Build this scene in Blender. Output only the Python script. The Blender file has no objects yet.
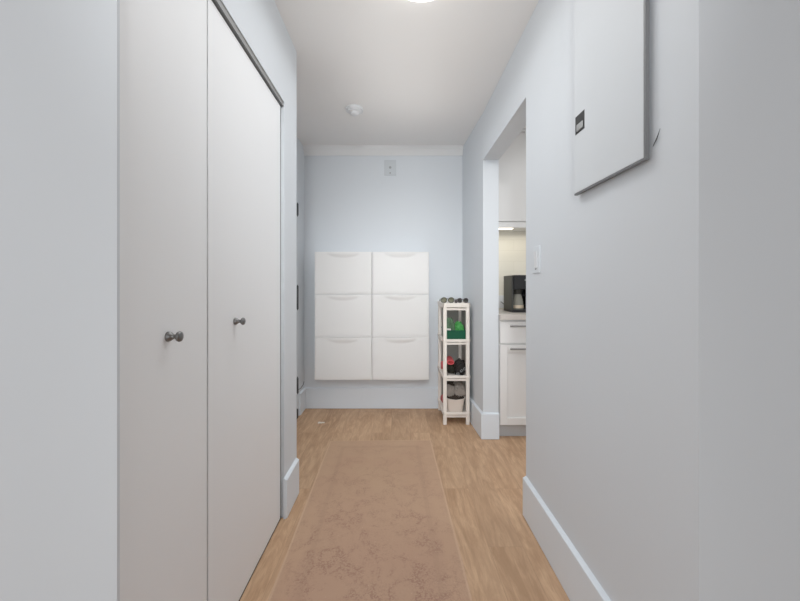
import bpy, bmesh, math, random
from mathutils import Vector, Matrix, noise
random.seed(4)
S = bpy.context.scene
C = S.collection
PI = math.pi

# ------------------------------------------------------------------ materials
def mat(name, col, rough=0.5, metal=0.0, var=0.03, scale=6.0, bump=0.0, bscale=120.0, **kw):
    m = bpy.data.materials.new(name); m.use_nodes = True
    nt = m.node_tree; N = nt.nodes; L = nt.links
    p = N['Principled BSDF']
    p.inputs['Roughness'].default_value = rough
    p.inputs['Metallic'].default_value = metal
    for k, v in kw.items():
        p.inputs[k.replace('_', ' ')].default_value = v
    tc = N.new('ShaderNodeTexCoord')
    n = N.new('ShaderNodeTexNoise'); n.inputs['Scale'].default_value = scale; n.inputs['Detail'].default_value = 3
    L.new(tc.outputs['Object'], n.inputs['Vector'])
    mx = N.new('ShaderNodeMix'); mx.data_type = 'RGBA'
    c = list(col)
    mx.inputs[6].default_value = [max(0, v*(1-var)) for v in c] + [1]
    mx.inputs[7].default_value = [min(1, v*(1+var)) for v in c] + [1]
    L.new(n.outputs['Fac'], mx.inputs[0]); L.new(mx.outputs[2], p.inputs['Base Color'])
    if bump:
        b = N.new('ShaderNodeBump'); b.inputs['Strength'].default_value = bump; b.inputs['Distance'].default_value = 0.002
        n2 = N.new('ShaderNodeTexNoise'); n2.inputs['Scale'].default_value = bscale
        L.new(tc.outputs['Object'], n2.inputs['Vector']); L.new(n2.outputs['Fac'], b.inputs['Height'])
        L.new(b.outputs['Normal'], p.inputs['Normal'])
    return m

def emit(name, col, strength):
    m = bpy.data.materials.new(name); m.use_nodes = True
    p = m.node_tree.nodes['Principled BSDF']
    p.inputs['Base Color'].default_value = (*col, 1)
    p.inputs['Emission Color'].default_value = (*col, 1)
    p.inputs['Emission Strength'].default_value = strength
    return m

def math_node(nt, op, a, b=None, c=None):
    n = nt.nodes.new('ShaderNodeMath'); n.operation = op
    for i, v in enumerate((a, b, c)):
        if v is None: continue
        if isinstance(v, (int, float)): n.inputs[i].default_value = v
        else: nt.links.new(v, n.inputs[i])
    return n.outputs[0]

def mix_node(nt, f, a, b, blend='MIX'):
    n = nt.nodes.new('ShaderNodeMix'); n.data_type = 'RGBA'; n.blend_type = blend
    for i, v in ((0, f), (6, a), (7, b)):
        if isinstance(v, (int, float)): n.inputs[i].default_value = v
        elif isinstance(v, tuple): n.inputs[i].default_value = (*v, 1)
        else: nt.links.new(v, n.inputs[i])
    return n.outputs[2]

def ramp_node(nt, f, a, b, ca=0.0, cb=1.0):
    n = nt.nodes.new('ShaderNodeMapRange'); n.clamp = True
    nt.links.new(f, n.inputs[0])
    n.inputs[1].default_value = a; n.inputs[2].default_value = b
    n.inputs[3].default_value = ca; n.inputs[4].default_value = cb
    return n.outputs[0]

def noise_node(nt, vec, scale, detail=4, rough=0.55, dist=0.0, mapping=None):
    if mapping:
        mp = nt.nodes.new('ShaderNodeMapping'); mp.inputs['Scale'].default_value = mapping
        nt.links.new(vec, mp.inputs['Vector']); vec = mp.outputs[0]
    n = nt.nodes.new('ShaderNodeTexNoise')
    n.inputs['Scale'].default_value = scale; n.inputs['Detail'].default_value = detail
    n.inputs['Roughness'].default_value = rough; n.inputs['Distortion'].default_value = dist
    nt.links.new(vec, n.inputs['Vector'])
    return n.outputs['Fac']

def wood_floor():
    m = bpy.data.materials.new('oak_planks'); m.use_nodes = True
    nt = m.node_tree; p = nt.nodes['Principled BSDF']
    tc = nt.nodes.new('ShaderNodeTexCoord'); O = tc.outputs['Object']
    mp = nt.nodes.new('ShaderNodeMapping'); mp.inputs['Rotation'].default_value = (0, 0, PI/2)
    mp.inputs['Location'].default_value = (0.35, 0.045, 0)
    nt.links.new(O, mp.inputs['Vector'])
    br = nt.nodes.new('ShaderNodeTexBrick')
    br.inputs['Scale'].default_value = 1.0
    br.inputs['Brick Width'].default_value = 1.22; br.inputs['Row Height'].default_value = 0.15
    br.inputs['Mortar Size'].default_value = 0.0009; br.inputs['Mortar Smooth'].default_value = 0.3
    br.offset = 0.37; br.inputs['Bias'].default_value = 0.0
    br.inputs['Color1'].default_value = (0, 0, 0, 1); br.inputs['Color2'].default_value = (1, 1, 1, 1)
    nt.links.new(mp.outputs[0], br.inputs['Vector'])
    sep = nt.nodes.new('ShaderNodeSeparateColor'); nt.links.new(br.outputs['Color'], sep.inputs[0])
    rnd = sep.outputs[0]
    # shift the grain from plank to plank
    cmb = nt.nodes.new('ShaderNodeCombineXYZ'); nt.links.new(math_node(nt, 'MULTIPLY', rnd, 7.0), cmb.inputs[1])
    nt.links.new(math_node(nt, 'MULTIPLY', rnd, 3.0), cmb.inputs[2])
    ad = nt.nodes.new('ShaderNodeVectorMath'); ad.operation = 'ADD'
    nt.links.new(O, ad.inputs[0]); nt.links.new(cmb.outputs[0], ad.inputs[1])
    v = ad.outputs[0]
    g1 = noise_node(nt, v, 5.0, 6, 0.65, 1.4, (3.4, 0.55, 1))
    g2 = noise_node(nt, v, 34.0, 5, 0.65, 0.6, (3.2, 0.34, 1))
    g3 = noise_node(nt, v, 2.2, 3, 0.5, 0.5, (1.5, 0.7, 1))
    c = mix_node(nt, ramp_node(nt, g1, 0.38, 0.62), (0.388, 0.220, 0.117), (0.592, 0.365, 0.213))
    c = mix_node(nt, ramp_node(nt, g2, 0.46, 0.64, 0, 0.55), c, (0.333, 0.186, 0.098))
    c = mix_node(nt, ramp_node(nt, g3, 0.35, 0.7, 0, 0.35), c, (0.616, 0.395, 0.241))
    t = math_node(nt, 'MULTIPLY_ADD', rnd, 0.12, 0.94)
    cc = nt.nodes.new('ShaderNodeCombineColor')
    for i in range(3): nt.links.new(t, cc.inputs[i])
    c = mix_node(nt, 1.0, c, cc.outputs[0], 'MULTIPLY')
    c = mix_node(nt, math_node(nt, 'MULTIPLY', br.outputs['Fac'], 0.30), c, (0.147, 0.085, 0.047))
    nt.links.new(c, p.inputs['Base Color'])
    p.inputs['Roughness'].default_value = 0.55
    p.inputs['Specular IOR Level'].default_value = 0.22
    b = nt.nodes.new('ShaderNodeBump'); b.inputs['Strength'].default_value = 0.12; b.inputs['Distance'].default_value = 0.002
    nt.links.new(math_node(nt, 'SUBTRACT', g2, br.outputs['Fac']), b.inputs['Height'])
    nt.links.new(b.outputs['Normal'], p.inputs['Normal'])
    return m

RUG_W, RUG_L = 0.745, 2.45
def rug_mat():
    m = bpy.data.materials.new('faded_runner_pile'); m.use_nodes = True
    nt = m.node_tree; p = nt.nodes['Principled BSDF']
    tc = nt.nodes.new('ShaderNodeTexCoord'); O = tc.outputs['Object']
    sp = nt.nodes.new('ShaderNodeSeparateXYZ'); nt.links.new(O, sp.inputs[0])
    X, Y = sp.outputs[0], sp.outputs[1]
    ax = math_node(nt, 'ABSOLUTE', X); ay = math_node(nt, 'ABSOLUTE', Y)
    edge = math_node(nt, 'MINIMUM', math_node(nt, 'SUBTRACT', RUG_W/2, ax), math_node(nt, 'SUBTRACT', RUG_L/2, ay))
    fine = noise_node(nt, O, 110, 6, 0.75)
    med = noise_node(nt, O, 9, 5, 0.65, 0.8)
    big = noise_node(nt, O, 2.4, 3, 0.55)
    c = mix_node(nt, ramp_node(nt, big, 0.35, 0.65), (0.454, 0.277, 0.179), (0.476, 0.306, 0.192))
    # warm tan at the far end, dusty pink towards the near end
    c = mix_node(nt, ramp_node(nt, Y, 0.75, -0.35, 0.0, 0.75), c, (0.420, 0.254, 0.179))
    # worn ornament: scrolls from warped voronoi and rings
    dv = nt.nodes.new('ShaderNodeTexVoronoi'); dv.feature = 'DISTANCE_TO_EDGE'; dv.inputs['Scale'].default_value = 13
    wv = nt.nodes.new('ShaderNodeVectorMath'); wv.operation = 'ADD'
    nz = nt.nodes.new('ShaderNodeTexNoise'); nz.inputs['Scale'].default_value = 16; nt.links.new(O, nz.inputs['Vector'])
    sc = nt.nodes.new('ShaderNodeVectorMath'); sc.operation = 'SCALE'; sc.inputs['Scale'].default_value = 0.09
    nt.links.new(nz.outputs['Color'], sc.inputs[0]); nt.links.new(O, wv.inputs[0]); nt.links.new(sc.outputs[0], wv.inputs[1])
    nt.links.new(wv.outputs[0], dv.inputs['Vector'])
    scroll = ramp_node(nt, dv.outputs['Distance'], 0.17, 0.06)
    worn = ramp_node(nt, med, 0.44, 0.58)
    speck = ramp_node(nt, fine, 0.43, 0.53)
    near = ramp_node(nt, Y, 0.95, -0.1, 0.35, 1.0)
    f = math_node(nt, 'MULTIPLY', math_node(nt, 'MULTIPLY', scroll, worn), math_node(nt, 'MULTIPLY', speck, near))
    c = mix_node(nt, math_node(nt, 'MULTIPLY', f, 0.62), c, (0.263, 0.138, 0.103))
    f2 = math_node(nt, 'MULTIPLY', math_node(nt, 'MULTIPLY', ramp_node(nt, fine, 0.48, 0.58), ramp_node(nt, med, 0.40, 0.56)), near)
    c = mix_node(nt, math_node(nt, 'MULTIPLY', f2, 0.44), c, (0.286, 0.158, 0.115))
    # faint border bands and lighter outer band
    band = math_node(nt, 'MULTIPLY', ramp_node(nt, edge, 0.095, 0.10), ramp_node(nt, edge, 0.125, 0.118))
    c = mix_node(nt, math_node(nt, 'MULTIPLY', band, 0.22), c, (0.347, 0.209, 0.142))
    c = mix_node(nt, ramp_node(nt, edge, 0.09, 0.06, 0, 0.35), c, (0.515, 0.323, 0.206))
    c = mix_node(nt, ramp_node(nt, edge, 0.012, 0.006, 0, 0.5), c, (0.627, 0.418, 0.275))
    sp2 = noise_node(nt, O, 160, 2, 0.5)
    c = mix_node(nt, ramp_node(nt, sp2, 0.70, 0.76, 0, 0.5), c, (0.694, 0.509, 0.374))
    h = nt.nodes.new('ShaderNodeHueSaturation'); h.inputs['Value'].default_value = 1.03; nt.links.new(c, h.inputs['Color']); c = h.outputs[0]
    nt.links.new(c, p.inputs['Base Color'])
    p.inputs['Roughness'].default_value = 0.95
    p.inputs['Specular IOR Level'].default_value = 0.05
    b = nt.nodes.new('ShaderNodeBump'); b.inputs['Strength'].default_value = 0.35; b.inputs['Distance'].default_value = 0.003
    nt.links.new(fine, b.inputs['Height']); nt.links.new(b.outputs['Normal'], p.inputs['Normal'])
    return m

def tile_mat():
    m = bpy.data.materials.new('cream_wall_tile'); m.use_nodes = True
    nt = m.node_tree; p = nt.nodes['Principled BSDF']
    tc = nt.nodes.new('ShaderNodeTexCoord')
    sp = nt.nodes.new('ShaderNodeSeparateXYZ'); nt.links.new(tc.outputs['Object'], sp.inputs[0])
    cb = nt.nodes.new('ShaderNodeCombineXYZ'); nt.links.new(sp.outputs[0], cb.inputs[0]); nt.links.new(sp.outputs[2], cb.inputs[1])
    mp = nt.nodes.new('ShaderNodeMapping'); mp.inputs['Location'].default_value = (0.12, 0.021, 0); nt.links.new(cb.outputs[0], mp.inputs['Vector'])
    br = nt.nodes.new('ShaderNodeTexBrick'); br.inputs['Scale'].default_value = 1
    br.inputs['Brick Width'].default_value = 0.30; br.inputs['Row Height'].default_value = 0.10
    br.inputs['Mortar Size'].default_value = 0.0025; br.inputs['Mortar Smooth'].default_value = 0.4
    br.inputs['Color1'].default_value = (0.75, 0.72, 0.62, 1); br.inputs['Color2'].default_value = (0.78, 0.745, 0.65, 1)
    br.inputs['Mortar'].default_value = (0.70, 0.668, 0.575, 1)
    nt.links.new(mp.outputs[0], br.inputs['Vector'])
    nt.links.new(br.outputs['Color'], p.inputs['Base Color']); p.inputs['Roughness'].default_value = 0.3
    return m

WALL = (0.675, 0.715, 0.755)
M = {
 'wall': mat('pale_blue_grey_paint', WALL, 0.62, var=0.012, scale=2.5, bump=0.05, bscale=220),
 'ceil': mat('white_ceiling_paint', (0.88, 0.87, 0.855), 0.8, var=0.012, scale=2.0, bump=0.05, bscale=200),
 'trim': mat('white_trim_paint', (0.745, 0.805, 0.865), 0.42, var=0.012),
 'crown': mat('white_crown_paint', (0.77, 0.775, 0.775), 0.5, var=0.012),
 'door': mat('white_door_lacquer', (0.905, 0.915, 0.925), 0.5, var=0.008, scale=3),
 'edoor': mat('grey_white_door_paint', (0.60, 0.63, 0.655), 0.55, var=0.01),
 'track': mat('grey_metal_track', (0.20, 0.20, 0.20), 0.45, 0.5),
 'nickel': mat('brushed_nickel', (0.17, 0.168, 0.165), 0.38, 0.9, var=0.05, scale=40),
 'hinge': mat('dark_hinge_metal', (0.10, 0.105, 0.11), 0.45, 0.6),
 'black': mat('black_plastic', (0.012, 0.012, 0.013), 0.35, Specular_IOR_Level=0.15),
 'rubber': mat('black_rubber', (0.012, 0.012, 0.012), 0.7),
 'cab': mat('white_moulded_plastic', (0.775, 0.765, 0.750), 0.45, var=0.008),
 'panel': mat('painted_panel_steel', (0.645, 0.680, 0.710), 0.55, var=0.012, scale=3),
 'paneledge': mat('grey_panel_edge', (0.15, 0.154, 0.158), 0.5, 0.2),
 'silver': mat('satin_silver', (0.40, 0.41, 0.41), 0.35, 0.4),
 'plate': mat('white_plastic_plate', (0.74, 0.76, 0.78), 0.35, var=0.01),
 'greyplate': mat('grey_painted_plate', (0.56, 0.60, 0.63), 0.5, var=0.01),
 'plateshade': mat('grey_plastic_insert', (0.30, 0.32, 0.33), 0.5),
 'shelf': mat('cream_white_plastic', (0.89, 0.815, 0.735), 0.5, var=0.012),
 'kit': mat('white_kitchen_lacquer', (0.80, 0.79, 0.775), 0.4, var=0.008),
 'kick': mat('grey_toe_kick', (0.50, 0.51, 0.52), 0.55),
 'counter': mat('beige_stone_worktop', (0.56, 0.51, 0.46), 0.35, var=0.10, scale=60),
 'tile': tile_mat(),
 'floor': wood_floor(), 'rug': rug_mat(),
 'lamp': emit('opal_lamp_glow', (1.0, 0.97, 0.92), 4.5),
 'warm': emit('warm_light_bar', (1.0, 0.90, 0.70), 2.2),
 'green': mat('dark_green_plastic', (0.005, 0.070, 0.033), 0.4, var=0.12, Specular_IOR_Level=0.15),
 'lime': mat('bright_green_cloth', (0.045, 0.33, 0.055), 0.6, var=0.25, scale=30),
 'leafgreen': mat('green_white_packet', (0.085, 0.16, 0.085), 0.45, var=0.95, scale=28, Specular_IOR_Level=0.15),
 'white_card': mat('white_card', (0.66, 0.66, 0.60), 0.6),
 'red': mat('coral_red_fabric', (0.72, 0.085, 0.095), 0.6, var=0.12, scale=30),
 'darkred': mat('deep_red_fabric', (0.36, 0.012, 0.015), 0.7),
 'maroon': mat('muted_red_cloth', (0.48, 0.10, 0.10), 0.7),
 'olive': mat('black_olive_nylon', (0.016, 0.017, 0.011), 0.55, var=0.4, scale=20, Specular_IOR_Level=0.15),
 'charcoal': mat('black_leather', (0.013, 0.011, 0.010), 0.42, var=0.3, scale=30, Specular_IOR_Level=0.15),
 'greycloth': mat('taupe_grey_cloth', (0.215, 0.185, 0.160), 0.85, var=0.30, scale=22),
 'darkcloth': mat('dark_brown_cloth', (0.035, 0.026, 0.020), 0.85, var=0.5, scale=25, Specular_IOR_Level=0.15),
 'shelfshade': mat('grey_taupe_shade', (0.300, 0.292, 0.262), 0.7, var=0.12, scale=9),
 'bin': mat('cream_plastic_bin', (0.76, 0.66, 0.58), 0.5, var=0.012),
 'tortoise': mat('dark_tortoiseshell', (0.050, 0.044, 0.024), 0.3, var=0.9, scale=90),
 'plum': mat('dark_plum_acetate', (0.035, 0.018, 0.022), 0.3, var=0.6, scale=80),
 'olivelens': mat('olive_lens', (0.15, 0.145, 0.09), 0.15, var=0.5, scale=60),
 'lens': mat('smoky_lens', (0.03, 0.03, 0.026), 0.12, var=0.1),
 'paper': mat('off_white_paper', (0.78, 0.70, 0.60), 0.8),
 'wire': mat('dark_wire', (0.045, 0.045, 0.05), 0.5),
 'steel': mat('steel_handle', (0.24, 0.24, 0.235), 0.35, 0.8),
 'band': mat('champagne_metal_band', (0.62, 0.50, 0.36), 0.35, 0.4),
 'housing': mat('dark_bronze_plastic', (0.030, 0.030, 0.025), 0.35, var=0.1, Specular_IOR_Level=0.3),
 'display': mat('grey_display_strip', (0.30, 0.31, 0.30), 0.3),
}
g = bpy.data.materials.new('carafe_glass'); g.use_nodes = True
gp = g.node_tree.nodes['Principled BSDF']
gp.inputs['Base Color'].default_value = (0.45, 0.44, 0.38, 1); gp.inputs['Roughness'].default_value = 0.04
gp.inputs['Transmission Weight'].default_value = 0.55; gp.inputs['IOR'].default_value = 1.2
M['glass'] = g

# ------------------------------------------------------------------ geometry helpers
def B(): return bmesh.new()

def merge(bm, t):
    me = bpy.data.meshes.new('t'); t.to_mesh(me); t.free(); bm.from_mesh(me); bpy.data.meshes.remove(me)

def box(bm, x0, x1, y0, y1, z0, z1, bev=0.0, seg=2):
    t = bmesh.new()
    bmesh.ops.create_cube(t, size=1)
    for v in t.verts:
        v.co = Vector(((x0+x1)/2 + v.co.x*(x1-x0), (y0+y1)/2 + v.co.y*(y1-y0), (z0+z1)/2 + v.co.z*(z1-z0)))
    if bev > 0:
        bmesh.ops.bevel(t, geom=t.edges[:], offset=min(bev, 0.45*min(x1-x0, y1-y0, z1-z0)), segments=seg, profile=0.5, affect='EDGES')
    merge(bm, t); return bm

def lathe(bm, prof, M4=None, n=32):
    """prof: list of (r, h) revolved about local +Z, then transformed by M4."""
    M4 = M4 or Matrix()
    rings = []
    for r, h in prof:
        if r < 1e-6: rings.append([bm.verts.new(M4 @ Vector((0, 0, h)))])
        else: rings.append([bm.verts.new(M4 @ Vector((r*math.cos(2*PI*i/n), r*math.sin(2*PI*i/n), h))) for i in range(n)])
    for a, b in zip(rings, rings[1:]):
        for i in range(n):
            j = (i+1) % n
            if len(a) == 1 and len(b) == 1: continue
            if len(a) == 1: bm.faces.new((a[0], b[i], b[j]))
            elif len(b) == 1: bm.faces.new((a[i], a[j], b[0]))
            else: bm.faces.new((a[i], a[j], b[j], b[i]))
    return bm

def tube(bm, pts, r, n=10, closed=False, radii=None):
    pts = [Vector(p) for p in pts]; k = len(pts); rings = []
    up = Vector((0, 0, 1))
    for i, p in enumerate(pts):
        if closed: d = pts[(i+1) % k] - pts[i-1]
        else: d = pts[min(i+1, k-1)] - pts[max(i-1, 0)]
        d.normalize()
        a = d.cross(up)
        if a.length < 1e-3: a = d.cross(Vector((1, 0, 0)))
        a.normalize(); b = d.cross(a)
        rr = radii[i] if radii else r
        rings.append([bm.verts.new(p + (a*math.cos(2*PI*j/n) + b*math.sin(2*PI*j/n))*rr) for j in range(n)])
    for i in range(k if closed else k-1):
        A, Bq = rings[i], rings[(i+1) % k]
        for j in range(n):
            bm.faces.new((A[j], A[(j+1) % n], Bq[(j+1) % n], Bq[j]))
    if not closed:
        bm.faces.new(rings[0][::-1]); bm.faces.new(rings[-1])
    return bm

def lump(bm, c, r, amp=0.25, freq=2.0, seed=0, sub=4, flat=None, fold=0.0, lim=None):
    t = bmesh.new(); bmesh.ops.create_icosphere(t, subdivisions=sub, radius=1)
    off = Vector((seed*3.1, seed*1.7, seed*5.3))
    for v in t.verts:
        d = v.co.normalized()
        k = 1 + amp*noise.noise(d*freq + off) + 0.5*amp*noise.noise(d*freq*2.3 + off)
        if fold: k += fold*(abs(noise.noise(d*freq*1.6 - off)) - 0.2)
        v.co = d*k
        v.co = Vector((v.co.x*r[0] + c[0], v.co.y*r[1] + c[1], v.co.z*r[2] + c[2]))
        if flat is not None and v.co.z < flat: v.co.z = flat
        if lim:      # soft goods give way to the posts and trays around them
            for a, (lo, hi) in enumerate(lim):
                if v.co[a] < lo: v.co[a] = lo
                if v.co[a] > hi: v.co[a] = hi
    merge(bm, t); return bm

def solid_prism(bm, poly, f):
    """poly: 2-D outline; f(u, v, side) -> 3-D; side 0/1."""
    a = [bm.verts.new(f(u, v, 0)) for u, v in poly]; b = [bm.verts.new(f(u, v, 1)) for u, v in poly]
    bm.faces.new(a[::-1]); bm.faces.new(b)
    for i in range(len(poly)):
        j = (i+1) % len(poly); bm.faces.new((a[i], a[j], b[j], b[i]))
    return bm

def obj(name, bm, material, parent=None, loc=None, smooth=True, angle=35):
    bmesh.ops.remove_doubles(bm, verts=bm.verts[:], dist=1e-6)
    bmesh.ops.recalc_face_normals(bm, faces=bm.faces[:])
    me = bpy.data.meshes.new(name); bm.to_mesh(me); bm.free()
    me.materials.append(M[material])
    if smooth:
        me.polygons.foreach_set('use_smooth', [True]*len(me.polygons))
        me.set_sharp_from_angle(angle=math.radians(angle))
    o = bpy.data.objects.new(name, me); C.objects.link(o)
    if smooth:
        w = o.modifiers.new('weighted', 'WEIGHTED_NORMAL'); w.keep_sharp = True; w.weight = 80
    if loc: o.location = loc
    if parent: o.parent = parent
    return o

def thing(name, label, cat, loc=(0, 0, 0), rotz=0, group=None):
    o = bpy.data.objects.new(name, None); C.objects.link(o)
    o.empty_display_size = 0.05
    o.location = loc; o.rotation_euler = (0, 0, rotz)
    o['label'] = label; o['category'] = cat
    if group: o['group'] = group
    return o

def tag(o, label, cat, group=None):
    o['label'] = label; o['category'] = cat
    if group: o['group'] = group
    return o

def struct(name, bm, m, parent=None):
    o = obj(name, bm, m, parent)
    if not parent: o['kind'] = 'structure'
    return o

def dup(root, loc, label, group=None):
    r = root.copy(); C.objects.link(r); r.location = loc; r['label'] = label
    if group: r['group'] = group
    for ch in list(root.children):
        c = ch.copy(); C.objects.link(c); c.parent = r
        for gch in ch.children:
            d = gch.copy(); C.objects.link(d); d.parent = c
    return r

# ------------------------------------------------------------------ dimensions
H = 2.455
XL, XR, XK = -0.56, 0.648, 0.765      # hall left face, right face, kitchen side of right wall
XE = -0.872                            # recessed entry wall
XF = 0.616                             # right wall face at the end wall
YB = 3.35                              # end wall
YL0, YR0 = 0.712, 0.764                # where the hall starts
YP = 1.985                             # left pier end
Y1, Y2 = 1.788, 2.680                  # kitchen opening
BH, BT = 0.198, 0.018                  # baseboards

# ------------------------------------------------------------------ setting
struct('floor', box(B(), -3.1, 3.1, -3.2, 3.6, -0.06, 0.0), 'floor')
struct('ceiling', box(B(), -3.1, 3.1, -3.2, 3.6, H, H+0.06), 'ceil')
struct('wall_back', box(B(), -1.05, XK, YB, YB+0.1, 0, H), 'wall')
# left: return of the living-room wall, header over closet, pier
b = box(B(), -3.0, -0.64, YL0, YL0+0.10, 0, H); box(b, -0.64, XL, YL0, YL0+0.007, 0, H)
struct('wall_front_left', b, 'wall')
b = box(B(), -0.66, XL, YL0+0.007, 1.768, 2.062, H)
box(b, -1.05, XL, 1.768, YP, 0, H)
struct('wall_left', b, 'wall')
struct('wall_closet_back', box(B(), -1.10, -1.0, YL0+0.10, 1.768, 0, H), 'wall')
# entry wall with the door leaf let into it
b = box(B(), XE-0.12, XE, 3.105, YB, 0, H); box(b, XE-0.12, XE, YP, 2.17, 0, H); box(b, XE-0.12, XE, 2.17, 3.105, 2.06, H)
struct('wall_entry', b, 'wall')
# right: near wall, lintel, far pier in one continuous wall
b = box(B(), XR, XK, YR0+0.12, Y1, 0, H); box(b, XR, XK, Y1, Y2, 2.10, H); solid_prism(b, [(XR, Y2), (XK, Y2), (XK, YB), (XF, YB)], lambda u, v, s_: (u, v, H*s_))
struct('wall_right', b, 'wall')
struct('wall_front_right', box(B(), XR, 3.0, YR0, YR0+0.12, 0, H), 'wall')
# kitchen shell, living room shell (behind the camera)
struct('wall_kitchen_back', box(B(), XK, 2.5, 3.29, 3.39, 0, H), 'tile')
struct('wall_kitchen_right', box(B(), 2.4, 2.5, YR0+0.12, 3.29, 0, H), 'wall')
struct('wall_living_left', box(B(), -3.1, -3.0, -3.2, YL0+0.1, 0, H), 'wall')
struct('wall_living_right', box(B(), 3.0, 3.1, -3.2, YR0+0.12, 0, H), 'wall')
b = box(B(), -3.0, -2.1, -3.2, -3.1, 0, H); box(b, 2.1, 3.0, -3.2, -3.1, 0, H)
box(b, -2.1, 2.1, -3.2, -3.1, 0, 0.5); box(b, -2.1, 2.1, -3.2, -3.1, 2.3, H)
struct('wall_living_back', b, 'wall')

# baseboards: outline extruded along runs, eased top edge
def base_profile(h=BH, t=BT):
    pts = [(0, 0), (t-0.008, 0), (t-0.008, 0.004), (t, 0.0045), (t, h-0.010)]
    for k in range(1, 5):
        a = k/4*PI/2
        pts.append((t-0.004+0.004*math.cos(a), h-0.010+0.004*math.sin(a)))
    pts.append((0.004, h))
    pts.append((0, h)); return pts
def base_run(bm, pts2d):
    """sweep the profile along a floor polyline; profile grows to the left of travel."""
    pts = [Vector((x, y)) for x, y in pts2d]; prof = base_profile(); rings = []
    for i, p in enumerate(pts):
        if i == 0: d0 = d1 = (pts[1]-p).normalized()
        elif i == len(pts)-1: d0 = d1 = (p-pts[i-1]).normalized()
        else: d0, d1 = (p-pts[i-1]).normalized(), (pts[i+1]-p).normalized()
        n0, n1 = Vector((-d0.y, d0.x)), Vector((-d1.y, d1.x))
        m = (n0+n1); m = m/ (1+n0.dot(n1))
        rings.append([bm.verts.new((p.x+m.x*u, p.y+m.y*u, v)) for u, v in prof])
    for a, c in zip(rings, rings[1:]):
        for j in range(len(prof)):
            k = (j+1) % len(prof); bm.faces.new((a[j], a[k], c[k], c[j]))
    bm.faces.new(rings[0]); bm.faces.new(rings[-1][::-1])
    return bm
struct('baseboard_back', base_run(B(), [(XF, YB), (XE, YB)]), 'trim')
struct('baseboard_entry', base_run(B(), [(XE, YB-BT), (XE, 3.16)]), 'trim')
struct('baseboard_left', base_run(B(), [(XL, 1.972), (XL, 1.756)]), 'trim')
struct('baseboard_right', base_run(B(), [(2.9, YR0), (XR, YR0), (XR, Y1-0.004)]), 'trim')
struct('baseboard_pier', base_run(B(), [(XK, Y2), (XR, Y2), (XF+0.001, YB-BT)]), 'trim')
struct('baseboard_front_left', base_run(B(), [(XL-0.03, YL0), (-2.9, YL0)][::-1][::-1]), 'trim')

# crown moulding on the end wall
prof = [(0, 0), (0.008, 0), (0.012, 0.010), (0.026, 0.034), (0.040, 0.052), (0.040, 0.062), (0.046, 0.064), (0.046, 0.078), (0, 0.078)]
bm = solid_prism(B(), prof, lambda u, v, s: (XE if s == 0 else XF, YB-u, H-0.078+v))
struct('trim_1', bm, 'crown')

# closet head track
b = box(B(), -0.640, -0.580, YL0+0.010, 1.766, 2.046, 2.062)
box(b, -0.584, -0.563, YL0+0.010, 1.766, 2.040, 2.062)
o = struct('trim_2', b, 'track')

# closet doors with knobs
def knob(parent, y, z):
    MT = Matrix.Translation((-0.573, y, z)) @ Matrix.Rotation(PI/2, 4, 'Y')
    pr = [(0, 0), (0.0125, 0), (0.0128, 0.002), (0.0115, 0.007), (0.0085, 0.011), (0.0058, 0.0155), (0.0056, 0.020),
          (0.0085, 0.0225), (0.0118, 0.0250), (0.0132, 0.0290), (0.0122, 0.0325), (0.0080, 0.0350), (0, 0.0360)]
    return obj('knob', lathe(B(), pr, MT, 28), 'nickel', parent, angle=60)
d = struct('door_1', box(B(), -0.604, -0.573, YL0+0.010, 1.0745, 0.010, 2.034, 0.002), 'door')
tag(d, 'narrow white flat closet door nearest the living room, knob at its middle', 'closet door'); knob(d, 0.890, 1.0235)
obj('bottom_gap_shade', box(B(), -0.602, -0.5745, YL0+0.012, 1.073, 0.001, 0.0105), 'rubber', d); obj('edge_gap_shade', box(B(), -0.602, -0.578, 1.0743, 1.0822, 0.012, 2.03), 'hinge', d)  # dark strips stand in for the shade in the door gaps
d = struct('door_2', box(B(), -0.604, -0.573, 1.0825, 1.748, 0.010, 2.034, 0.002), 'door')
tag(d, 'wide white flat closet door beside the left pier with baseboard', 'closet door'); knob(d, 1.258, 1.0255)
obj('bottom_gap_shade', box(B(), -0.602, -0.5745, 1.084, 1.767, 0.001, 0.0105), 'rubber', d); obj('edge_gap_shade', box(B(), -0.602, -0.5765, 1.7475, 1.767, 0.012, 2.03), 'hinge', d)  # same dark strips in place of gap shade

# entry door in the recess: leaf, hinges, black sweep
d = struct('door_3', box(B(), XE-0.045, XE-0.002, 2.176, 3.093, 0.085, 2.055, 0.002), 'edoor')
tag(d, 'grey white entry door in the recess left of the wall cabinets, dark hinges', 'door')
for z, hh in ((1.815, 0.05), (1.050, 0.10), (0.285, 0.065)):
    hb = tube(B(), [(XE+0.007, 3.097, z-hh), (XE+0.007, 3.097, z+hh)], 0.0095, 12)
    for k in (-1, 1): lathe(hb, [(0, 0), (0.005, 0), (0.0055, 0.006), (0.003, 0.011), (0, 0.012)], Matrix.Translation((XE+0.007, 3.097, z+k*hh)) @ Matrix.Rotation(0 if k > 0 else PI, 4, 'X'), 12)
    box(hb, XE-0.003, XE+0.0015, 3.060, 3.128, z-hh, z+hh, 0.0008)
    h = obj('hinge', hb, 'hinge', d)
    if z < 0.5:
        obj('door_stop', tube(B(), [(XE+0.012, 3.10, z-0.04), (XE+0.03, 3.12, z-0.028), (XE+0.045, 3.14, z-0.005), (XE+0.05, 3.15, z+0.02)], 0.0025, 8), 'wire', h)
obj('sweep', box(B(), XE-0.045, XE+0.014, 2.18, 3.100, 0.006, 0.083, 0.004), 'rubber', d)

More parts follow.
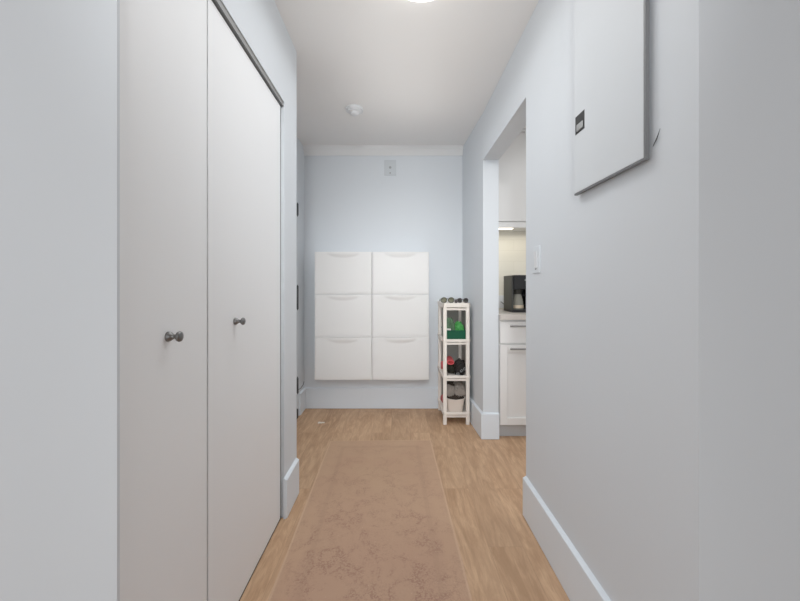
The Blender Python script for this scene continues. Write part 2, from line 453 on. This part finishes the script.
# ------------------------------------------------------------------ rug and floor scrap
bm = B()
nx, ny = 24, 80
t = bmesh.new()
bmesh.ops.create_grid(t, x_segments=nx, y_segments=ny, size=0.5)
for v in t.verts:
    x, y = v.co.x*RUG_W, v.co.y*RUG_L
    e = min(RUG_W/2-abs(x), RUG_L/2-abs(y))
    w = 0.0035*noise.noise(Vector((x*3, y*2.2, 1.3)))
    v.co = Vector((x + 0.004*noise.noise(Vector((0, y*3, 4))), y, 0.0075 + max(0, w) - (0.002 if e < 1e-4 else 0)))
ext = bmesh.ops.extrude_edge_only(t, edges=[e for e in t.edges if e.is_boundary])
for v in ext['geom']:
    if isinstance(v, bmesh.types.BMVert): v.co.z = 0.0008
merge(bm, t)
rug = obj('runner_rug', bm, 'rug', None, (-0.0995, 1.412, 0.0), angle=70)
rug.rotation_euler = (0, 0, 0.0177)
tag(rug, 'long faded pinkish beige runner rug on the oak plank floor', 'rug')

bm = B(); t = bmesh.new(); bmesh.ops.create_grid(t, x_segments=8, y_segments=5, size=0.5)
for v in t.verts:
    x, y = v.co.x*0.055, v.co.y*0.028
    v.co = Vector((x, y*(1-0.5*v.co.x), 0.002 + 0.010*abs(noise.noise(Vector((x*40, y*60, 3))))+0.004*abs(v.co.x)))
bmesh.ops.solidify(t, geom=t.faces[:], thickness=0.0012)
merge(bm, t)
o = obj('paper_scrap', bm, 'paper', None, (-0.635, 2.985, 0.0)); o.rotation_euler = (0, 0, 0.15)
tag(o, 'small crumpled off-white scrap of paper on the floor by the entry recess', 'paper')

# ------------------------------------------------------------------ six wall shoe cabinets
CW, CH, CD = 0.508, 0.3795, 0.182
def cabinet(loc, label):
    t = thing('shoe_cabinet', label, 'cabinet', loc, 0, 'white shoe cabinets on the end wall')
    # body: open tray shape a little smaller than the front
    b = B(); w = CW/2-0.008
    box(b, -w, w, -0.012, -0.001, 0.006, CH-0.006, 0.003)
    box(b, -w, -w+0.006, -CD+0.022, -0.010, 0.006, CH-0.006, 0.002)
    box(b, w-0.006, w, -CD+0.022, -0.010, 0.006, CH-0.006, 0.002)
    box(b, -w, w, -CD+0.022, -0.010, 0.006, 0.012, 0.002)
    box(b, -w, w, -CD+0.022, -0.010, CH-0.012, CH-0.006, 0.002)
    obj('body', b, 'cab', t)
    # front flap with the finger scoop pressed into its top edge
    m = bmesh.new(); nx, nz = 48, 40; rows = []
    for j in range(nz+1):
        z = j/nz; z = z**0.8; row = []
        for i in range(nx+1):
            x = -1+2*i/nx
            X, Z = x*(CW/2-0.0005), 0.0004+z*(CH-0.0010)
            q = (X/0.150)**2 + ((CH-Z)/0.050)**2
            dep = -0.013*max(0.0, 1-q)**0.9 if q < 1 else 0.0
            top = 0.004*max(0, 1-(CH-Z)/0.012)
            edge = 0.004*max(0, 1-(CW/2-abs(X))/0.005)**2 + 0.004*max(0, 1-(Z)/0.005)**2
            row.append(m.verts.new((X, -CD + dep + edge + top*0.6, Z)))
        rows.append(row)
    for j in range(nz):
        for i in range(nx): m.faces.new((rows[j][i], rows[j][i+1], rows[j+1][i+1], rows[j+1][i]))
    ext = bmesh.ops.extrude_edge_only(m, edges=[e for e in m.edges if e.is_boundary])
    nv = [v for v in ext['geom'] if isinstance(v, bmesh.types.BMVert)]
    for v in nv: v.co.y = -CD+0.0215
    m.faces.new([r for r in sorted(nv, key=lambda v: math.atan2(v.co.z-CH/2, v.co.x))])
    obj('front_flap', m, 'cab', t, angle=50)
    return t
XC = (-0.4800, 0.0315)
Z0 = 0.313
pos = [(c, r) for r in range(3) for c in range(2)]
wordr = ('bottom', 'middle', 'top')
c0 = None
for c, r in pos:
    loc = (XC[c], YB+0.0015, Z0+r*0.381)
    where = {(0, 0): 'bottom left white shoe cabinet of the six, above the baseboard on the entry side',
             (1, 0): 'bottom right white shoe cabinet of the six, above the baseboard by the shelf unit',
             (0, 1): 'middle left white shoe cabinet of the six on the end wall',
             (1, 1): 'middle right white shoe cabinet of the six, level with the shelf unit',
             (0, 2): 'top left white shoe cabinet of the six on the end wall',
             (1, 2): 'top right white shoe cabinet of the six on the end wall'}[(c, r)]
    if c0 is None: c0 = cabinet(loc, where)
    else: dup(c0, loc, where)

# ------------------------------------------------------------------ small fittings
t = thing('cover_plate', 'small square pale cover plate high on the end wall under the crown', 'wall plate', (-0.064, YB+0.001, 2.262))
obj('plate', box(B(), -0.056, 0.056, -0.012, 0, -0.072, 0.072, 0.003), 'greyplate', t)
pr = [(0.006, 0), (0.011, 0), (0.011, 0.003), (0.006, 0.004)]
obj('screw', lathe(B(), [(0, 0), (0.012, 0), (0.012, 0.002), (0, 0.003)], Matrix.Translation((0, -0.0115, 0.0)) @ Matrix.Rotation(PI/2, 4, 'X'), 20), 'plateshade', t)
obj('screw', lathe(B(), [(0, 0), (0.008, 0), (0.008, 0.002), (0, 0.003)], Matrix.Translation((0, -0.0115, -0.052)) @ Matrix.Rotation(PI/2, 4, 'X'), 20), 'plateshade', t)

t = thing('smoke_detector', 'round white smoke detector on the ceiling near the end wall', 'smoke detector', (-0.313, 2.62, H))
F = Matrix.Rotation(PI, 4, 'X')
obj('base', lathe(B(), [(0, 0), (0.064, 0), (0.066, 0.006), (0.063, 0.016), (0, 0.016)], F, 40), 'plate', t)
obj('cap', lathe(B(), [(0.052, 0.015), (0.050, 0.024), (0.034, 0.030), (0.030, 0.040), (0.022, 0.046), (0, 0.047)], F, 40), 'plate', t)

t = thing('ceiling_light', 'round glowing flush ceiling light at the top edge of the photo', 'ceiling light', (0.106, 1.438, H))
obj('base', lathe(B(), [(0, 0), (0.150, 0), (0.152, 0.004), (0.152, 0.018), (0, 0.018)], F, 48), 'plate', t)
obj('diffuser', lathe(B(), [(0.148, 0.0175), (0.148, 0.036), (0.140, 0.046), (0.110, 0.054), (0.06, 0.058), (0, 0.059)], F, 48), 'lamp', t)

# light switch on the right wall
t = thing('light_switch', 'white rocker light switch on the right wall beside the kitchen opening', 'light switch', (XR, 1.645, 1.272))
obj('plate', box(B(), -0.006, 0, -0.040, 0.040, -0.062, 0.062, 0.0025), 'wall', t)
r = obj('rocker', solid_prism(B(), [(0, 0.036), (-0.010, 0.036), (-0.0068, 0), (-0.0068, -0.036), (0, -0.036)], lambda u, v, s: (u-0.002, -0.0165+0.033*s, v)), 'plate', t, angle=20)
obj('slot', box(B(), -0.0078, -0.003, -0.006, 0.006, -0.046, -0.041), 'hinge', t)

# breaker panel on the right wall
t = thing('breaker_panel', 'flat painted electrical panel cover with a black latch on the right wall', 'electrical panel', (XR+0.001, 0, 0))
PZ = 1.477; PT = 2.30; PY0, PY1 = 0.908, 1.262
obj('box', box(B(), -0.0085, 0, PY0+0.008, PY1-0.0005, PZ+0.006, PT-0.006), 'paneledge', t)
obj('cover', box(B(), -0.021, -0.0115, PY0, PY1, PZ, PT, 0.0012), 'panel', t)
obj('spacer', box(B(), -0.0118, -0.008, PY0+0.012, PY1-0.0005, PZ+0.010, PT-0.010), 'hinge', t)
eb = box(B(), -0.0205, -0.0095, PY0-0.007, PY0, PZ-0.007, PT, 0.0008)  # strips added along the cover; their dark grey stands in for edge shade
obj('edging', eb, 'paneledge', t)['label'] = 'shade-grey edging strip on the near side'
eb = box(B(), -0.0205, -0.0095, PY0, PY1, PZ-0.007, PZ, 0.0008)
obj('edging', eb, 'paneledge', t)['label'] = 'shade-grey edging strip along the bottom'
lz0, lz1, ly0, ly1 = 1.679, 1.742, 1.192, 1.252
b = box(B(), -0.0225, -0.020, ly0, ly1, lz0, lz1, 0.001)
lt = obj('latch', b, 'rubber', t)
obj('slider', box(B(), -0.0245, -0.0220, ly0+0.009, ly1-0.012, lz0+0.007, lz0+0.030, 0.001), 'silver', lt)

# thin bent wire beside the panel
pts = [(XR+0.0005, 0.902, 1.503), (XR-0.003, 0.892, 1.508), (XR-0.004, 0.883, 1.515), (XR-0.004, 0.877, 1.525), (XR-0.002, 0.874, 1.537)]
o = obj('loose_wire', tube(B(), pts, 0.0009, 8, radii=[0.0006, 0.0013, 0.0016, 0.0011, 0.0004]), 'wire')
tag(o, 'short curved dark wire on the right wall beside the panel corner', 'wire')

# ------------------------------------------------------------------ slim shelf unit
SX0, SX1, SY0, SY1 = 0.377, 0.606, 2.935, 3.318
t = thing('shelf_unit', 'slim cream white plastic four-tier shelf unit standing in the back corner', 'shelf', ((SX0+SX1)/2, (SY0+SY1)/2, 0))
hw, hd = (SX1-SX0)/2, (SY1-SY0)/2
PW = 0.034
levels = (0.098, 0.400, 0.700, 0.985)
for sx in (-1, 1):
    for sy in (-1, 1):
        b = B(); x = sx*(hw-PW/2-0.003); y = sy*(hd-PW/2-0.003)
        box(b, x-PW/2+0.002, x+PW/2-0.002, y-PW/2+0.002, y+PW/2-0.002, 0, 0.985, 0.006)
        for z in levels[1:3]: box(b, x-PW/2, x+PW/2, y-PW/2, y+PW/2, z-0.022, z+0.012, 0.006)
        obj('leg', b, 'shelf', t)
for i, z in enumerate(levels):
    b = B(); topz = z+0.024 if i == 3 else z+0.010
    lo = z-0.012
    box(b, -hw+0.008, hw-0.008, -hd+0.008, hd-0.008, z-0.010, z-0.002)
    box(b, -hw, hw, -hd, -hd+0.014, lo, topz, 0.004); box(b, -hw, hw, hd-0.014, hd, lo, topz, 0.004)
    box(b, -hw, -hw+0.014, -hd, hd, lo, topz, 0.004); box(b, hw-0.014, hw, -hd, hd, lo, topz, 0.004)
    if i == 3: box(b, -hw+0.008, hw-0.008, -hd+0.008, hd-0.008, topz-0.008, topz-0.001)
    s = obj('shelf', b, 'shelf', t)
    b2 = B(); b = box(B(), -hw+PW-0.004, hw-PW+0.004, -hd+0.010, -hd+0.022, lo-0.024, lo-0.006, 0.003)
    box(b2, -hw+PW-0.004, hw-PW+0.004, hd-0.022, hd-0.010, lo-0.024, lo-0.006, 0.003)
    obj('rail', b, 'shelf', s); obj('rail', b2, 'shelf', s)
obj('back_shade', box(B(), -hw+0.006, hw-0.006, hd-0.010, hd-0.006, 0.11, 0.97, 0.001), 'shelfshade', t)['label'] = 'grey taupe sheet standing in for shade at the back'  # sheet added to darken the shelf interior in place of shade
obj('side_panel', box(B(), hw-0.012, hw-0.008, -hd+0.04, hd-0.010, 0.11, 0.97, 0.001), 'shelfshade', t)['label'] = 'grey taupe sheet standing in for shade at the side'  # second added sheet, its grey replaces shade on the right side
zt = 1.0085
LV = [0.096, 0.398, 0.698]
TIER = [((0.400, 0.587), (2.974, 3.262), (z, z+0.250)) for z in LV]      # standing height of each tier

# top: two pairs of glasses and a little case between them
def glasses(name, label, m, loc, rz, sc=1.0, lens='lens'):
    t = thing(name, label, 'glasses', loc, rz)
    b = B()
    for s in (-1, 1):
        pts = [(s*0.030+0.024*math.cos(a), 0.004*math.cos(a*2), 0.021+0.0205*math.sin(a)*(1+0.12*math.cos(a))) for a in [k*2*PI/22 for k in range(22)]]
        tube(b, [Vector(p)*sc for p in pts], 0.0046*sc, 8, closed=True)
    tube(b, [Vector(p)*sc for p in [(-0.008, 0, 0.028), (-0.003, -0.002, 0.033), (0.003, -0.002, 0.033), (0.008, 0, 0.028)]], 0.003*sc, 8)
    obj('frame', b, m, t)
    for s in (-1, 1):
        obj('temple', tube(B(), [Vector(p)*sc for p in [(s*0.054, 0.002, 0.030), (s*0.058, 0.02, 0.030), (s*0.057, 0.09, 0.026), (s*0.054, 0.125, 0.006)]], 0.0032*sc, 8), m, t)
    for s in (-1, 1):
        lb = B()
        c = lb.verts.new(Vector((s*0.030, -0.001, 0.021))*sc)
        rg = [lb.verts.new(Vector((s*0.030+0.0225*math.cos(a), 0.004*math.cos(a*2), 0.021+0.019*math.sin(a)*(1+0.12*math.cos(a))))*sc) for a in [k*2*PI/22 for k in range(22)]]
        for k in range(22): lb.faces.new((c, rg[k], rg[(k+1) % 22]))
        obj('lens', lb, lens, t)
    return t
glasses('sunglasses', 'olive tortoiseshell sunglasses on top of the shelf unit, at its left', 'tortoise', (0.4225, 2.985, zt+0.002), -0.05, 1.0, 'olivelens')
glasses('sunglasses', 'dark plum sunglasses on top of the shelf unit, at its right', 'plum', (0.5500, 2.985, zt+0.002), 0.05, 0.86)
b = lathe(B(), [(0, 0), (0.011, 0), (0.0125, 0.004), (0.0125, 0.020), (0.010, 0.027), (0, 0.029)], Matrix.Translation((0.4915, 2.965, zt)), 20)
o = obj('small_jar', b, 'plum'); tag(o, 'tiny dark round pot between the two pairs of sunglasses', 'pot')

# third tier from the floor: dark green open box holding a packet and a pouch
gz = LV[2]
t = thing('storage_box', 'dark green open plastic box on the upper tier of the shelf unit', 'box', (0.4900, 3.10, gz))
b = B(); w, dp, hh = 0.084, 0.145, 0.084
box(b, -w+0.004, w-0.004, -dp+0.004, dp-0.004, 0.0, 0.005)
box(b, -w, w, -dp, -dp+0.005, 0, hh, 0.002); box(b, -w, w, dp-0.005, dp, 0, hh, 0.002)
box(b, -w, -w+0.005, -dp, dp, 0, hh, 0.002); box(b, w-0.005, w, -dp, dp, 0, hh, 0.002)
obj('tub', b, 'green', t)
b = box(B(), -w-0.003, w+0.003, -dp-0.004, -dp+0.004, hh-0.010, hh+0.001, 0.002); box(b, -w-0.003, w+0.003, dp-0.004, dp+0.004, hh-0.010, hh+0.001, 0.002)
box(b, -w-0.004, -w+0.004, -dp, dp, hh-0.010, hh+0.001, 0.002); box(b, w-0.004, w+0.004, -dp, dp, hh-0.010, hh+0.001, 0.002)
obj('rim', b, 'green', t)
o = obj('snack_packet', lump(B(), (0.452, 3.03, gz+0.094), (0.040, 0.034, 0.084), 0.35, 2.2, 3, 4, fold=0.35, lim=((0.414, 0.492), (2.968, 3.23), (gz+0.006, gz+0.25))), 'leafgreen', angle=28)
tag(o, 'crumpled green and white packet standing in the green box', 'packet')
o = obj('cloth_pouch', lump(B(), (0.530, 3.04, gz+0.082), (0.042, 0.042, 0.066), 0.25, 1.8, 8, 4, fold=0.3, lim=((0.493, 0.566), (2.968, 3.23), (gz+0.006, gz+0.25))), 'lime', angle=30)
tag(o, 'bright green crumpled cloth pouch at the right in the green box', 'pouch')
b = box(B(), -0.020, 0.020, -0.001, 0.001, -0.012, 0.012, 0.0006)
o = obj('white_card', b, 'white_card', None, (0.430, 2.972, gz+0.086)); o.rotation_euler = (-0.5, 0.12, 0.1)
tag(o, 'small white card lying against the green and white packet', 'card')

# second tier: black bag, black sandal with buckles, rolled coral umbrella lying along the depth
sz = LV[1]
b = lump(B(), (0.468, 3.125, sz+0.050), (0.068, 0.120, 0.062), 0.16, 1.6, 5, 4, flat=sz+0.001, lim=((0.412, 0.490), TIER[1][1], TIER[1][2]))
o = obj('nylon_bag', b, 'olive'); tag(o, 'black slouched nylon bag on the middle tier of the shelf unit', 'bag')
t = thing('leather_bag', 'black leather bag with pale buckles at the right on the middle tier', 'bag', (0.540, 3.025, sz))
obj('body', lump(B(), (-0.008, 0.0, 0.060), (0.052, 0.060, 0.076), 0.22, 1.8, 11, 4, flat=0.001, fold=0.15, lim=((-0.049, 0.045), (-0.052, 0.2), (0, 0.25))), 'charcoal', t)
pts = [(-0.008+0.048*math.cos(a), -0.035-0.014*math.sin(a), 0.060+0.058*math.sin(a)) for a in [k*PI/14 for k in range(15)]]
obj('strap', tube(B(), pts, 0.006, 10), 'charcoal', t)
for x, z, a in ((-0.034, 0.022, 0.4), (-0.004, 0.046, 0.9), (0.020, 0.062, 1.3)):
    pts = [(x+0.011*math.cos(q)*math.cos(a)-0.007*math.sin(q)*math.sin(a), -0.066+0.004*z/0.06, z+0.011*math.cos(q)*math.sin(a)+0.007*math.sin(q)*math.cos(a)) for q in [k*2*PI/16 for k in range(16)]]
    obj('buckle', tube(B(), pts, 0.0016, 8, closed=True), 'silver', t)
MT = Matrix.Translation((0.447, 2.972, sz+0.113)) @ Matrix.Rotation(-PI/2, 4, 'X') @ Matrix.Rotation(0.10, 4, 'Y')
t = thing('rolled_umbrella', 'coral red rolled umbrella lying over the black bag on the middle tier', 'umbrella', (0, 0, 0))
obj('canopy', lathe(B(), [(0.016, 0.004), (0.0225, 0.0), (0.024, 0.010), (0.023, 0.10), (0.020, 0.19), (0.014, 0.225), (0, 0.228)], MT @ Matrix.Diagonal((1.3, 0.8, 1, 1)), 28), 'red', t)
obj('handle', lathe(B(), [(0, -0.002), (0.013, -0.002), (0.0165, 0.003), (0.0165, 0.012), (0, 0.014)], MT @ Matrix.Translation((0.006, 0, 0)) @ Matrix.Diagonal((1.1, 0.75, 1, 1)), 24), 'darkred', t)
o = obj('red_cloth', lump(B(), (0.410, 3.225, sz+0.035), (0.020, 0.045, 0.036), 0.2, 2, 21, 3, flat=sz+0.001, lim=TIER[1]), 'red')
tag(o, 'coral red folded cloth at the back left of the middle tier', 'cloth')
o = obj('shoe_brush', box(B(), 0.400, 0.432, 2.985, 3.045, sz+0.001, sz+0.020, 0.004), 'greycloth')
tag(o, 'small taupe block at the front left of the middle tier', 'brush')

# bottom tier: tapered cream bin with crumpled clothes
bz = LV[0]
t = thing('storage_bin', 'cream tapered plastic bin on the lowest tier of the shelf unit', 'bin', (0.4895, 3.045, bz))
b = B(); n = 28
def rr(w, dd, z, k, rad=0.022):
    a = 2*PI*k/n; c, s = math.cos(a), math.sin(a)
    return Vector((math.copysign(abs(c)**0.45, c)*w, math.copysign(abs(s)**0.45, s)*dd, z))
outer = [(0.060, 0.075, 0.0), (0.064, 0.080, 0.006), (0.080, 0.096, 0.112), (0.085, 0.100, 0.114), (0.085, 0.100, 0.120), (0.079, 0.095, 0.120), (0.060, 0.076, 0.008)]
rings = [[b.verts.new(rr(w, dd, z - (0.010*(1-abs(rr(w, dd, z, k).x)/w) if z > 0.1 and rr(w, dd, z, k).y < 0 else 0), k)) for k in range(n)] for w, dd, z in outer]
for A, Q in zip(rings, rings[1:]):
    for k in range(n): b.faces.new((A[k], A[(k+1) % n], Q[(k+1) % n], Q[k]))
b.faces.new(rings[0][::-1]); b.faces.new(rings[-1])
obj('tub', b, 'bin', t)
cl = [('scarf', 'greycloth', (0.524, 3.010, bz+0.166), (0.052, 0.062, 0.056), 31, 'taupe grey crumpled scarf at the right in the cream bin'),
      ('knit_cap', 'greycloth', (0.446, 3.005, bz+0.160), (0.042, 0.055, 0.050), 37, 'grey brown bundled knit cap at the front left in the cream bin'),
      ('glove', 'darkcloth', (0.452, 3.060, bz+0.212), (0.028, 0.040, 0.046), 41, 'dark brown glove sticking up at the left of the cream bin'),
      ('sock', 'darkcloth', (0.490, 2.985, bz+0.125), (0.070, 0.034, 0.022), 43, 'dark brown socks bundled along the front rim of the cream bin'),
      ('cloth_bundle', 'greycloth', (0.505, 3.100, bz+0.205), (0.066, 0.040, 0.056), 47, 'grey folded cloth bundle at the back of the cream bin')]
for nme, mm, c, r, sd, lab in cl:
    o = obj(nme, lump(B(), c, r, 0.34, 1.3, sd, 5, fold=0.55, lim=((0.414, 0.568), (2.964, 3.125), (bz+0.02, bz+0.255))), mm, angle=32)
    tag(o, lab, 'clothing')
o = obj('red_slipper', lump(B(), (0.422, 3.215, bz+0.038), (0.028, 0.055, 0.040), 0.12, 1.5, 51, 3, flat=bz+0.001), 'maroon')
tag(o, 'muted red slipper behind the cream bin on the lowest tier', 'slipper')

# ------------------------------------------------------------------ kitchen seen through the opening
KX = 0.772; KF = 2.668; CT = 0.937
def shaker(b, x0, x1, z0, z1, y, st=0.052):
    box(b, x0, x1, y+0.012, y+0.020, z0, z1)
    box(b, x0, x0+st, y, y+0.014, z0, z1, 0.0015); box(b, x1-st, x1, y, y+0.014, z0, z1, 0.0015)
    box(b, x0+st, x1-st, y, y+0.014, z0, z0+st, 0.0015); box(b, x0+st, x1-st, y, y+0.014, z1-st, z1, 0.0015)
def bar_handle(parent, xc, z, y, L=0.262):
    b = tube(B(), [(xc-L/2, y-0.028, z), (xc+L/2, y-0.028, z)], 0.0075, 12)
    for s in (-1, 1): tube(b, [(xc+s*(L/2-0.02), y-0.028, z), (xc+s*(L/2-0.02), y+0.001, z)], 0.0045, 10)
    return obj('handle', b, 'steel', parent)
def base_unit(x0, x1, label):
    t = thing('base_cabinet', label, 'cabinet')
    b = box(B(), x0, x1, KF+0.021, 3.288, 0.105, 0.895); obj('carcass', b, 'kit', t)
    obj('toe_kick', box(B(), x0, x1, KF+0.062, KF+0.080, 0.0, 0.104), 'kick', t)
    b = B(); shaker(b, x0+0.002, x1-0.002, 0.108, 0.708, KF); d = obj('door', b, 'kit', t)
    bar_handle(d, (x0+x1)/2, 0.682, KF)
    b = box(B(), x0+0.002, x1-0.002, KF, KF+0.020, 0.722, 0.884, 0.002); d = obj('drawer', b, 'kit', t)
    bar_handle(d, (x0+x1)/2, 0.852, KF)
base_unit(KX, KX+0.40, 'white kitchen base cabinet with drawer and recessed panel door')
base_unit(KX+0.402, KX+0.90, 'white kitchen base cabinet further right, hidden behind the hall wall')
o = obj('worktop', box(B(), KX-0.004, 1.9, KF-0.022, 3.289, 0.897, CT, 0.004), 'counter')
tag(o, 'beige kitchen worktop over the white base cabinet', 'worktop')
t = thing('wall_cabinet', 'tall white kitchen wall cabinet with a warm light bar beneath', 'cabinet')
UF = 2.955
obj('carcass', box(B(), KX, 1.55, UF+0.021, 3.288, 1.655, 2.44), 'kit', t)
obj('door', box(B(), KX+0.001, KX+0.50, UF, UF+0.019, 1.688, 2.425, 0.002), 'kit', t)
obj('light_rail', box(B(), KX, 1.55, UF+0.004, UF+0.021, 1.635, 1.680, 0.002), 'kit', t)
obj('crown', box(B(), KX, 1.55, UF-0.012, UF+0.02, 2.430, 2.452, 0.004), 'kit', t)
obj('light_bar', box(B(), KX+0.07, KX+0.22, 3.03, 3.08, 1.637, 1.654, 0.004), 'warm', t)

# coffee maker
t = thing('coffee_maker', 'black drip coffee maker with glass carafe on the kitchen worktop', 'coffee maker', (1.043, 2.99, CT))
w = 0.118; f = -0.135
obj('base', box(B(), -w, w, f, 0.10, 0.0, 0.022, 0.005), 'black', t)
obj('side_panel', box(B(), -w, -w+0.014, f+0.012, 0.10, 0.018, 0.300, 0.004), 'housing', t)
obj('column', box(B(), -w+0.012, w, 0.030, 0.10, 0.020, 0.296, 0.006), 'black', t)
obj('side_panel', box(B(), 0.030, w, f+0.015, 0.035, 0.020, 0.190, 0.006), 'black', t)
hd_ = obj('brew_head', box(B(), -w+0.012, w, f, 0.10, 0.185, 0.302, 0.008), 'black', t)
obj('display', box(B(), -0.018, 0.060, f-0.0015, f+0.002, 0.254, 0.268, 0.001), 'display', hd_)
cx = -0.056
obj('filter_basket', lathe(B(), [(0, 0.150), (0.034, 0.150), (0.042, 0.188), (0, 0.188)], Matrix.Translation((cx, -0.06, 0)), 28), 'housing', t)
cf = obj('carafe', lathe(B(), [(0, 0.023), (0.043, 0.023), (0.047, 0.030), (0.047, 0.062), (0.042, 0.10), (0.032, 0.138), (0.030, 0.146), (0.0285, 0.146), (0.0305, 0.137), (0.0405, 0.10), (0.0455, 0.062), (0.0455, 0.032), (0.042, 0.026), (0, 0.026)], Matrix.Translation((cx, -0.072, 0)), 36), 'glass', t)
obj('band', lathe(B(), [(0.0475, 0.034), (0.0495, 0.034), (0.0495, 0.058), (0.0475, 0.058), (0.0475, 0.034)], Matrix.Translation((cx, -0.072, 0)), 36), 'band', cf)
obj('carafe_handle', tube(B(), [(cx+0.044, -0.095, 0.050), (cx+0.068, -0.118, 0.058), (cx+0.072, -0.122, 0.10), (cx+0.060, -0.112, 0.132), (cx+0.028, -0.085, 0.138)], 0.007, 10), 'black', cf)

# outlet and plug on the tiles
t = thing('wall_outlet', 'white wall outlet low on the kitchen tiles beside the coffee maker', 'outlet', (0.968, 3.29, 1.005))
obj('plate', box(B(), -0.036, 0.036, -0.006, 0, -0.058, 0.058, 0.002), 'plate', t)
obj('socket', box(B(), -0.016, 0.016, -0.008, -0.004, -0.034, 0.034, 0.002), 'plate', t)
o = obj('power_cord', tube(B(), [(0.958, 3.280, 1.005), (0.962, 3.262, 0.998), (0.978, 3.25, 0.982), (0.99, 3.22, 0.955), (0.995, 3.12, 0.9425)], 0.0035, 8), 'black')
tag(o, 'black power cord hanging from the kitchen outlet to the coffee maker', 'cord')

# ------------------------------------------------------------------ light
W = bpy.data.worlds.new('World'); S.world = W; W.use_nodes = True
bg = W.node_tree.nodes['Background']; bg.inputs[0].default_value = (0.90, 0.95, 1.0, 1); bg.inputs[1].default_value = 0.5
def area(name, loc, rot, sx, sy, power, col):
    l = bpy.data.lights.new(name, 'AREA'); l.shape = 'RECTANGLE'; l.size = sx; l.size_y = sy; l.energy = power; l.color = col
    o = bpy.data.objects.new(name, l); C.objects.link(o); o.location = loc; o.rotation_euler = rot; return o
area('window_daylight', (-1.0, -3.0, 1.25), (PI/2, 0, 0), 2.6, 1.9, 35, (0.89, 0.955, 1.0))
area('living_room_fill', (-0.9, -1.0, 2.42), (0, 0, 0), 1.2, 1.2, 6.5, (1.0, 0.98, 0.96))  # unseen fill added to lift the walls facing the camera
soft = area('low_front_fill', (0.0, -0.90, 0.95), (PI*0.5, 0, 0), 0.35, 1.0, 0.7, (0.95, 0.98, 1.0))  # fill added behind the camera to even out the low hall walls
soft.data.spread = math.radians(42)
spot = area('entrance_spot_fill', (0.0, -0.85, 2.36), (PI*0.42, 0, 0), 0.26, 0.10, 3.0, (0.96, 0.985, 1.0))  # unseen spot added to light the end wall and deepen the cabinets' shadow
spot.data.spread = math.radians(46)
hall = area('hall_ceiling_fill', (0.0, 1.80, 2.44), (0, 0, 0), 0.85, 1.9, 6.8, (0.955, 0.98, 1.0))  # wide unseen fill added over the hall, far larger than the fixture
hall.data.spread = math.radians(135)
area('hall_fixture_lamp', (0.106, 1.425, 2.385), (0, 0, 0), 0.12, 0.12, 0.9, (0.985, 0.99, 1.0))
area('hall_up_fill', (0.05, 1.95, 2.05), (PI, 0, 0), 0.5, 1.6, 1.3, (1.0, 0.99, 0.97))  # upward fill added in mid-air to brighten the ceiling
area('kitchen_lamp', (1.55, 2.0, 2.42), (0, 0, 0), 0.9, 0.5, 7, (0.99, 0.985, 0.97))
area('kitchen_front_light', (1.5, 1.0, 1.3), (PI/2, 0, 0.15), 0.9, 1.2, 4.2, (0.97, 0.985, 1.0))  # area light before a solid wall, aimed at the kitchen fronts
area('cabinet_lamp', (1.05, 3.10, 1.63), (0, 0, 0), 0.45, 0.06, 0.8, (1.0, 0.92, 0.76))

# ------------------------------------------------------------------ camera
cam = bpy.data.cameras.new('camera'); co = bpy.data.objects.new('camera', cam); C.objects.link(co)
co.location = (0, 0, 1.15); co.rotation_euler = (PI/2, 0, 0)
cam.sensor_width = 36; cam.lens = 356/800*36
cam.shift_x = 3/800; cam.shift_y = -14.5/800
cam.clip_start = 0.02
S.camera = co
S.view_settings.view_transform = 'Standard'
S.view_settings.look = 'None'
S.view_settings.exposure = 0.12
S.view_settings.gamma = 1.2
